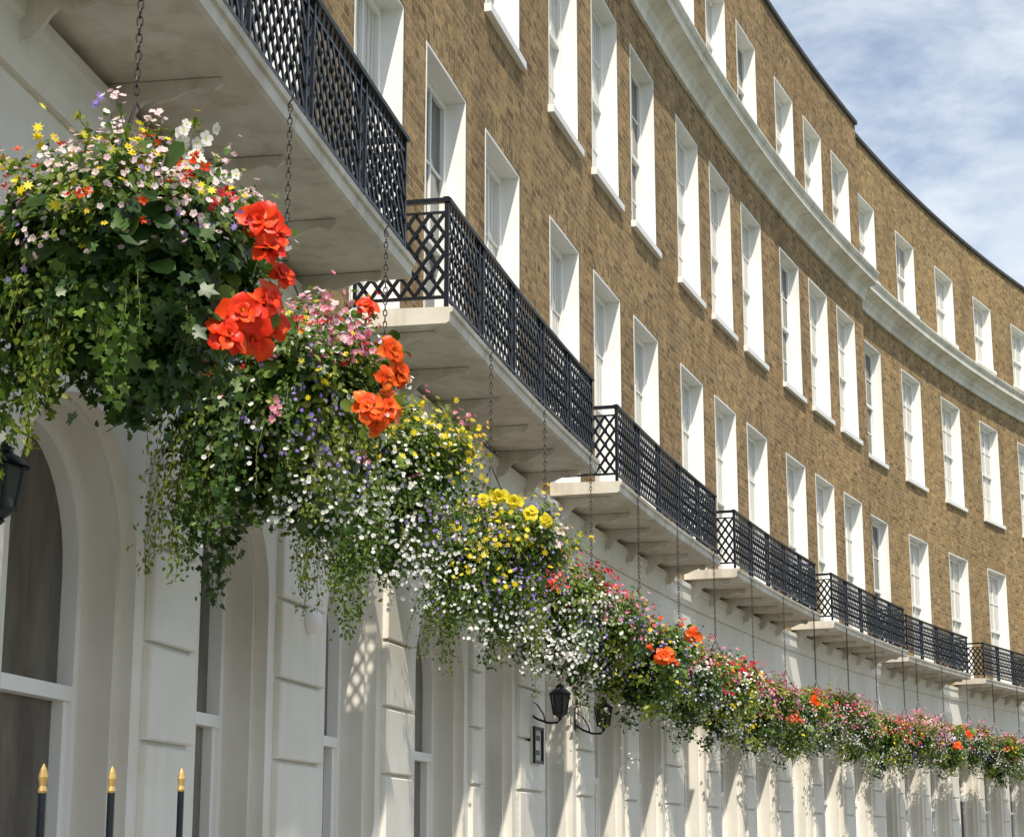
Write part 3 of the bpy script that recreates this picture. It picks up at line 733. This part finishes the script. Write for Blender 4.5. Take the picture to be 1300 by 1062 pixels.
specs=[
 dict(rx=.355,up=.27,down=.48,strands=32,wisps=26,len=(.15,.42),sprays=180,slen=(.1,.28),view=(.38,-.87,-.31),trail=[('ivy',G_DARK,.045),('leaf',G_LIME,.036),('leaf',G_MID,.036),('ivy',G_MID,.04)],tdir=[-2.9,-2.3,-1.9,-1.4,-.2,.9,2.2,3.0],
  tips=[('pink_flowers','petal',F_PALE,.021,9,.022),('pink_flowers','petal',F_PALE,.021,9,.022),('yellow_flowers','daisy',F_YEL,.034,3,.02),('white_blossoms','petal',F_WHITE,.024,6,.024),('pink_flowers','petal',F_PALE,.021,9,.022),('red_flowers','bell',F_RED,.032,3,.022),('violet_flowers','daisy',F_PUR,.028,2,.02)],
  sprigs=[('white_blossoms','petal',F_WHITE,.15,.42,8,.048,.035),('white_blossoms','petal',F_WHITE,.19,.36,7,.048,.03),('white_blossoms','petal',F_WHITE,.28,.27,8,.048,.03),('white_blossoms','petal',F_WHITE,.34,.25,6,.044,.025),
   ('pink_flowers','petal',F_PALE,-.12,.20,40,.022,.07),('pink_flowers','petal',F_PALE,.0,.26,40,.022,.07),('pink_flowers','petal',F_PALE,.10,.17,36,.022,.06),('red_flowers','bell',F_RED,.09,.32,10,.036,.035),('red_flowers','bell',F_CRIM,.20,.18,10,.036,.04),
   ('yellow_flowers','daisy',F_YEL,-.22,.22,7,.038,.05),('yellow_flowers','daisy',F_YEL,-.28,.33,6,.036,.05),('violet_flowers','daisy',F_PUR,-.14,.48,3,.035,.02)],
  leaves=[('ivy',G_DARK,80,56,.055,.052,-.95,.35),('ivy',G_MID,22,45,.05,.048,-.5,.5),('leaf',G_MID,56,60,.05,.038,0,1),('leaf',G_LIME,22,60,.05,.032,-.4,1),('round',G_DARK,18,9,.05,.085,-.2,.6),('leaf',G_DARK,50,60,.055,.036,-1,.4)],
  flowers=[('pink_flowers','petal',F_PALE,30,14,.035,.021,.1,.95),('yellow_flowers','daisy',F_YEL,16,4,.045,.034,.1,.95),('violet_flowers','star',F_PUR,20,8,.045,.018,-.2,.95),('red_flowers','bell',F_RED,8,7,.04,.032,.25,.95)],
  big=[(BR_,F_RED,.27,-.13,.105),(BR_,F_RED,.36,-.09,.10),(BR_,F_RED,.22,-.21,.095),(BR_,F_RED,.32,-.21,.095),(BR_,F_RED,.42,-.18,.08),
   (BR_,F_RED,.31,.16,.10),(BR_,F_RED,.38,.13,.09),(BR_,F_RED,.34,.08,.075),(BR_,F_RED,.42,.0,.065)]),
 dict(rx=.36,up=.28,down=.52,strands=36,wisps=20,len=(.25,.58),sprays=110,slen=(.08,.22),view=(.25,-.93,-.25),trail=[('leaf',G_LIME,.034),('leaf',G_MID,.032),('ivy',G_DARK,.038),('leaf',G_LIME,.034)],tdir=[-2.9,-2.5,-2.2,-1.0,-.5,.9,2.4,3.1],
  tips=[('pink_flowers','petal',F_PINK,.028,7,.022),('pink_flowers','petal',F_PALE,.026,7,.022),('red_flowers','bell',F_CRIM,.028,5,.022),('white_blossoms','petal',F_WHITE,.02,7,.03)],
  sprigs=[('pink_flowers','petal',F_PINK,.18,.30,30,.03,.05),('pink_flowers','petal',F_PALE,.12,.24,30,.028,.05),('pink_flowers','petal',F_PINK,.24,.2,20,.03,.04),('red_flowers','bell',F_CRIM,-.08,.32,8,.035,.03),
   ('violet_flowers','star',F_PUR,.0,-.18,22,.022,.07),('violet_flowers','star',F_PUR,.12,-.25,22,.022,.07),('white_blossoms','petal',F_WHITE,.1,-.42,45,.021,.09),('white_blossoms','petal',F_WHITE,.25,-.5,45,.021,.09),('yellow_flowers','daisy',F_YEL,.05,.05,6,.036,.05)],
  leaves=[('leaf',G_MID,80,66,.055,.038,-.4,1),('leaf',G_LIME,44,66,.05,.034,-.8,1),('ivy',G_DARK,36,50,.055,.046,-.95,.2),('small',G_MID,50,110,.05,.028,-1,.4),('round',G_MID,14,9,.05,.08,-.1,.7)],
  flowers=[('pink_flowers','petal',F_PINK,24,14,.04,.027,.25,1),('red_flowers','bell',F_CRIM,12,7,.04,.028,.3,1),('violet_flowers','star',F_PUR,30,11,.045,.020,-.6,.6),('white_blossoms','petal',F_WHITE,36,13,.045,.021,-.9,.4),('yellow_flowers','daisy',F_YEL,14,4,.05,.034,.0,.8),('trail_blossoms','petal',F_WHITE,0,5,0,.019,0,0)],
  big=[(BO_,F_ORG,.39,.17,.10),(BO_,F_ORG,.43,.08,.095),(BO_,F_ORG,.36,.06,.07),(BO_,F_ORG,.27,-.06,.10),(BO_,F_ORG,.37,-.06,.10),(BO_,F_ORG,.32,-.13,.07),(BO_,F_RED,.32,.36,.07)]),
 dict(rx=.37,up=.25,down=.52,strands=40,wisps=16,len=(.25,.55),sprays=120,slen=(.08,.22),view=(.2,-.95,-.2),trail=[('leaf',G_MID,.03),('leaf',G_LIME,.03),('small',G_MID,.03)],
  tips=[('yellow_flowers','daisy',F_YEL,.038,3,.03),('yellow_flowers','daisy',F_YEL,.038,2,.03),('pink_flowers','petal',F_PINK,.026,4,.022),('white_blossoms','petal',F_WHITE,.02,6,.03)],
  sprigs=[('yellow_flowers','daisy',F_YEL,x,z,9,.040,.06) for x,z in ((.2,.22),(.3,.10),(.38,-.05),(.28,.2),(.05,.2))]+[('white_blossoms','petal',F_WHITE,x,z,42,.021,.085) for x,z in ((-.1,-.2),(.05,-.33),(-.2,-.38),(.1,-.5))]+[('violet_flowers','star',F_PUR,x,z,26,.022,.07) for x,z in ((-.2,-.05),(.2,-.25))],
  leaves=[('leaf',G_MID,66,72,.055,.035,-.2,1),('leaf',G_LIME,56,72,.05,.032,-.8,1),('small',G_MID,90,120,.05,.027,-1,.5),('round',G_MID,12,8,.05,.07,-.3,.7)],
  flowers=[('yellow_flowers','daisy',F_YEL,50,6,.05,.038,.0,1),('white_blossoms','petal',F_WHITE,84,15,.045,.021,-1,.15),('violet_flowers','star',F_PUR,26,10,.04,.019,-.4,.5),('pink_flowers','petal',F_PINK,10,8,.04,.024,.2,.9),('trail_blossoms','petal',F_WHITE,0,10,0,.02,0,0)]),
 dict(rx=.40,up=.27,down=.54,strands=40,wisps=16,len=(.25,.55),sprays=120,slen=(.08,.22),view=(.12,-.96,-.18),trail=[('leaf',G_MID,.032),('leaf',G_LIME,.032)],
  tips=[('yellow_flowers','daisy',F_YEL,.038,3,.03),('pink_flowers','petal',F_PALE,.026,5,.022),('violet_flowers','star',F_PUR,.02,7,.03)],
  sprigs=[('yellow_flowers','daisy',F_YEL,x,z,8,.044,.06) for x,z in ((-.2,-.1),(-.1,.05),(.05,-.15),(.2,.05),(-.3,.1),(.1,.2))]+[('white_blossoms','petal',F_WHITE,x,z,40,.023,.085) for x,z in ((-.3,-.05),(-.25,-.28),(-.05,-.42),(.15,-.45))]+[('violet_flowers','star',F_PUR,x,z,34,.024,.07) for x,z in ((-.05,-.25),(.2,-.15),(.25,-.35),(-.35,-.3))],
  leaves=[('leaf',G_MID,66,72,.055,.037,-.3,1),('leaf',G_LIME,60,72,.05,.034,-.8,1),('small',G_MID,80,110,.05,.028,-1,.5),('round',G_MID,12,8,.05,.07,-.3,.7)],
  flowers=[('yellow_flowers','daisy',F_YEL,48,6,.055,.040,-.5,.9),('white_blossoms','petal',F_WHITE,54,14,.045,.022,-.9,.3),('violet_flowers','star',F_PUR,44,12,.045,.021,-.6,.6),('pink_flowers','petal',F_PALE,8,8,.04,.024,.2,.9),('trail_blossoms','petal',F_WHITE,0,10,0,.021,0,0)],
  big=[(BY_,F_YEL,.0,.33,.08),(BY_,F_YEL,.09,.30,.075),(BY_,F_YEL,.19,.24,.075),(BY_,F_YEL,.28,.19,.065),(BY_,F_YEL,-.10,.30,.06)]),
]
def farspec(fl,tips,big=None,up=.26,sprigs=None,down=.58,ln=(.2,.42)):
    return dict(rx=.41,up=up,down=down,strands=24,wisps=12,len=ln,sprays=70,slen=(.06,.22),lsc=1.25,sd=130,trail=[('leaf',G_MID,.032),('leaf',G_LIME,.032)],tips=tips,sprigs=sprigs or [],
      leaves=[('leaf',G_MID,60,72,.055,.040,-.4,1),('leaf',G_LIME,56,66,.055,.037,-.8,1),('leaf',G_DARK,50,60,.055,.038,-1,.5),('round',G_MID,14,8,.05,.075,-.4,.8)],flowers=fl+[('trail_blossoms','petal',F_WHITE,0,7,0,.024,0,0)],big=big or [])
specs+=[
 farspec([('red_flowers','petal',F_CRIM,34,14,.045,.034,.15,1),('pink_flowers','petal',F_PINK,26,12,.045,.032,.05,1),('white_blossoms','petal',F_WHITE,80,22,.05,.024,-1,.0),('violet_flowers','star',F_PUR,16,12,.05,.022,-.5,.5)],[('red_flowers','petal',F_CRIM,.034,6,.03),('pink_flowers','petal',F_PINK,.03,6,.03)],
   sprigs=[('white_blossoms','petal',F_WHITE,x,z,60,.025,.08) for x,z in ((-.2,-.15),(0,-.25),(-.1,-.35),(.15,-.32))],down=.44,ln=(.12,.26)),
 farspec([('red_flowers','petal',F_PINK,34,14,.05,.034,.0,1),('violet_flowers','star',F_PUR,36,16,.05,.026,-.6,.6),('white_blossoms','petal',F_WHITE,38,20,.05,.024,-.9,.2),('yellow_flowers','daisy',F_YEL,16,7,.05,.042,-.3,.8)],[('pink_flowers','petal',F_PINK,.034,6,.03),('red_flowers','petal',F_CRIM,.034,5,.03)],down=.42,ln=(.12,.26)),
 farspec([('red_flowers','petal',F_RED,14,9,.05,.038,.2,1),('white_blossoms','petal',F_WHITE,44,22,.05,.025,-1,.3),('yellow_flowers','daisy',F_YEL,36,8,.05,.042,-.4,.9),('violet_flowers','star',F_PUR,36,15,.05,.026,-.6,.6)],[('red_flowers','petal',F_RED,.036,4,.03),('yellow_flowers','daisy',F_YEL,.038,3,.03)],
   [(BO_,F_ORG,.02,.0,.12),(BO_,F_ORG,.30,.18,.10),(BO_,F_RED,-.3,.2,.10)]),
 farspec([('pink_flowers','petal',F_PINK,60,18,.055,.036,-.2,1),('pink_flowers','petal',F_PALE,34,18,.055,.034,-.5,.8),('white_blossoms','petal',F_WHITE,36,20,.05,.026,-1,.1),('violet_flowers','star',F_PUR,20,14,.05,.026,-.6,.6)],[('pink_flowers','petal',F_PINK,.036,7,.03)]),
 farspec([('red_flowers','petal',F_CRIM,38,13,.05,.038,.1,1),('yellow_flowers','daisy',F_YEL,38,9,.05,.042,-.6,.7),('white_blossoms','petal',F_WHITE,60,22,.05,.025,-1,.2)],[('red_flowers','petal',F_CRIM,.036,6,.03),('white_blossoms','petal',F_WHITE,.026,7,.03)]),
]
qs=[1.1,1.0,.85,.85,.7,.66,.6,.6,.6]
meshes=[basket(100+i,s,qs[i]) for i,s in enumerate(specs)]
labels=['hanging basket of ivy, pale pink flowers and orange-red begonias','hanging basket with orange begonias, pink flowers and trailing lobelia','hanging basket of yellow daisies above cascading small white blossoms','hanging basket with yellow begonias, white blossoms and violet lobelia',
 'full hanging basket with crimson top and cascading white blossoms','hanging basket of pink, violet and white flowers on chain','hanging basket with orange begonias, yellow daisies and violet lobelia','hanging basket crowded with pink and pale pink flowers','hanging basket of crimson, yellow and white flowers on chain']
bpos=[(12.52,0,3.31),(14.29,1,3.32),(15.98,2,3.32),(18.53,3,3.30),(20.2,4,3.18),(21.85,5,3.16)]
for (st,t) in starts[3:]:
    if t=='near': bpos+=[(st+x,None,3.10) for x in (1.05,2.85,4.65)]
    else: bpos+=[(st-.12+x,None,3.28) for x in (.75,2.45,4.1)]
order=[6,5,8,7,6,4,7,8,5,7]
CHC={}
j=0
for i,(s,v,zc) in enumerate(bpos):
    o=.68 if s<39.6 else .50
    rot=0.
    if v is None:
        v=order[j%len(order)];j+=1;rot=float(rng.uniform(0,6.28)) if v!=6 else float(rng.uniform(-.4,.4))
        zc+=float(rng.uniform(-.07,.07))
    x,y,z=world_at(s,o,zc)
    e=bpy.data.objects.new('hanging_basket',None);COL.objects.link(e);e.location=(x,y,zc);e.rotation_euler=(0,0,rot);e.empty_display_size=.2
    if i>5:
        k=float(rng.uniform(.92,1.15));e.scale=(k,k,1.)
    top(e,labels[v],'flower basket','hanging flower baskets along the balconies')
    link('basket_bowl',BOWL,e,(0,0,-.02))
    Lc=4.53-zc;key=round(Lc-.5,1)
    if key not in CHC: CHC[key]=chain_mesh(key)
    link('chain',CHC[key],e,(0,0,Lc))
    for nme,me in meshes[v][0].items(): link(nme,me,e)
    for nme,me,p in meshes[v][1]: link(nme,me,e,p)

# ------------------------------------------------------------------ lanterns etc
def lantern_parts():
    fr=MB();w0,w1=.085,.125;h=.25
    n=6
    def ringp(r,z): return [(r*math.cos(2*math.pi*k/n),r*math.sin(2*math.pi*k/n),z) for k in range(n)]
    A,B=ringp(w0,0),ringp(w1,h)
    for k in range(n): fr.tube([A[k],B[k]],.013,5)
    fr.tube(A+[A[0]],.014,5);fr.tube(B+[B[0]],.016,5)
    fr.lathe([(w0,-.005),(.05,-.03),(.02,-.05),(.028,-.065),(.0,-.085)],12)
    rf=MB();rf.lathe([(w1+.025,h),(w1+.015,h+.02),(.085,h+.065),(.055,h+.08),(.05,h+.105),(.06,h+.11),(.02,h+.13),(.022,h+.14),(0,h+.16)],12)
    gl=MB()
    for k in range(n): gl.face([A[k],A[(k+1)%n],B[(k+1)%n],B[k]])
    bk=MB();bk.tube([(-.42,0,.02),(-.30,0,-.06),(-.16,0,-.11),(-.04,0,-.11),(0,0,-.07)],.016,7);bk.tube([(-.42,0,.20),(-.3,0,.12),(-.22,0,.0),(-.2,0,-.09)],.010,6);bk.box(-.435,-.415,-.04,.04,-.06,.26)
    return fr,rf,gl,bk
LG=mat_plain('lantern_glass',(.05,.05,.05),.08)
fr,rf,gl,bk=lantern_parts()
lm=[fr.mesh('lantern_frame',[IRON]),rf.mesh('lantern_roof',[IRON],True),gl.mesh('lantern_glass',[LG]),bk.mesh('lantern_bracket',[IRON],True)]
for (s,o,z,sc) in ((12.66,.24,2.53,.56),(22.46,.27,2.53,.64),(24.08,.27,2.53,.64)):
    e=bpy.data.objects.new('wall_lantern',None);COL.objects.link(e);e.location=world_at(s,o,z);e.rotation_euler=(0,0,-s/R);e.scale=(sc,sc,sc)
    top(e,'black iron wall lantern on a scrolled bracket','lantern','wall lanterns on the piers')
    for nme,me in zip(('frame','roof','glass','bracket'),lm): link(nme,me,e)
b=MB();b.box(0,.02,-.15,.15,-.15,.15)
f=MB()
for q in ((-.15,-.125,-.15,.15),(.125,.15,-.15,.15)): f.box(.02,.04,q[0],q[1],q[2],q[3])
for q in ((-.15,-.125),(.125,.15)): f.box(.02,.038,-.125,.125,q[0],q[1])
f.box(.0205,.024,-.08,.08,.04,.08);f.box(.0205,.024,-.06,.06,-.08,-.04)
sg=link('notice_board',b.mesh('notice_board',[mat_plain('notice_paper',(.55,.53,.45),.5)]),None,world_at(22.52,.04,2.28),-22.52/R)
top(sg,'small framed notice on the white pier','sign');link('frame',f.mesh('notice_frame',[IRON]),sg)
b=MB();b.lathe([(.07,0),(.07,.02),(.062,.04),(.045,.06),(.02,.07),(0,.072)],16)
b.v=[(z,x,y) for x,y,z in b.v]
sl=link('bulkhead_light',b.mesh('bulkhead_light',[WHITE],True),None,world_at(16.87,.04,2.67),-16.87/R)
top(sl,'small round white bulkhead light on the pier','light')

# ------------------------------------------------------------------ light, sky
sd=Vector((.075,-.75,0)).normalized()*math.cos(math.radians(54));sd.z=math.sin(math.radians(54))
sun=bpy.data.lights.new('sun','SUN');sun.energy=5.;sun.angle=math.radians(.5);sun.color=(1,.92,.79)
so=bpy.data.objects.new('sun',sun);COL.objects.link(so);so.rotation_euler=sd.to_track_quat('Z','Y').to_euler();so.location=(5,-10,30)
w=bpy.data.worlds.new('World');scn.world=w;w.use_nodes=True;nt=w.node_tree;nt.nodes.clear()
sky=nt.nodes.new('ShaderNodeTexSky');sky.sky_type='NISHITA';sky.sun_disc=False;sky.sun_elevation=math.radians(54);sky.sun_rotation=math.atan2(sd.x,sd.y)
bg=nt.nodes.new('ShaderNodeBackground');bg.inputs[1].default_value=.15;nt.links.new(sky.outputs[0],bg.inputs[0])
bg2=nt.nodes.new('ShaderNodeBackground');bg2.inputs[0].default_value=(.84,.92,1.,1);bg2.inputs[1].default_value=1.0
tc=nt.nodes.new('ShaderNodeTexCoord');mp=nt.nodes.new('ShaderNodeMapping');mp.inputs['Scale'].default_value=(1,1,2.0);mp.inputs['Location'].default_value=(.9,.4,.28)
nt.links.new(tc.outputs['Generated'],mp.inputs[0])
n1=nt.nodes.new('ShaderNodeTexNoise');n1.inputs['Scale'].default_value=8.5;n1.inputs['Detail'].default_value=9;n1.inputs['Roughness'].default_value=.6;n1.inputs['Distortion'].default_value=.25
nt.links.new(mp.outputs[0],n1.inputs['Vector'])
r=nt.nodes.new('ShaderNodeValToRGB');r.color_ramp.elements[0].position=.40;r.color_ramp.elements[0].color=(.26,.26,.26,1);r.color_ramp.elements[1].position=.62;r.color_ramp.elements[1].color=(.92,.92,.92,1)
nt.links.new(n1.outputs[0],r.inputs[0])
ms=nt.nodes.new('ShaderNodeMixShader');nt.links.new(r.outputs[0],ms.inputs[0]);nt.links.new(bg.outputs[0],ms.inputs[1]);nt.links.new(bg2.outputs[0],ms.inputs[2])
wo=nt.nodes.new('ShaderNodeOutputWorld');nt.links.new(ms.outputs[0],wo.inputs[0])

cam=bpy.data.cameras.new('camera');co=bpy.data.objects.new('camera',cam);COL.objects.link(co);scn.camera=co
co.location=(0,0,EYE);co.rotation_euler=(math.radians(90+12.37),0,0)
cam.sensor_fit='HORIZONTAL';cam.sensor_width=36;cam.lens=2332.65/1300*36;cam.shift_y=(1067.84-2332.65*math.tan(math.radians(12.37))-531)/1300
cam.clip_start=.05;cam.clip_end=3000
scn.view_settings.view_transform='Standard';scn.view_settings.look='None';scn.view_settings.exposure=0
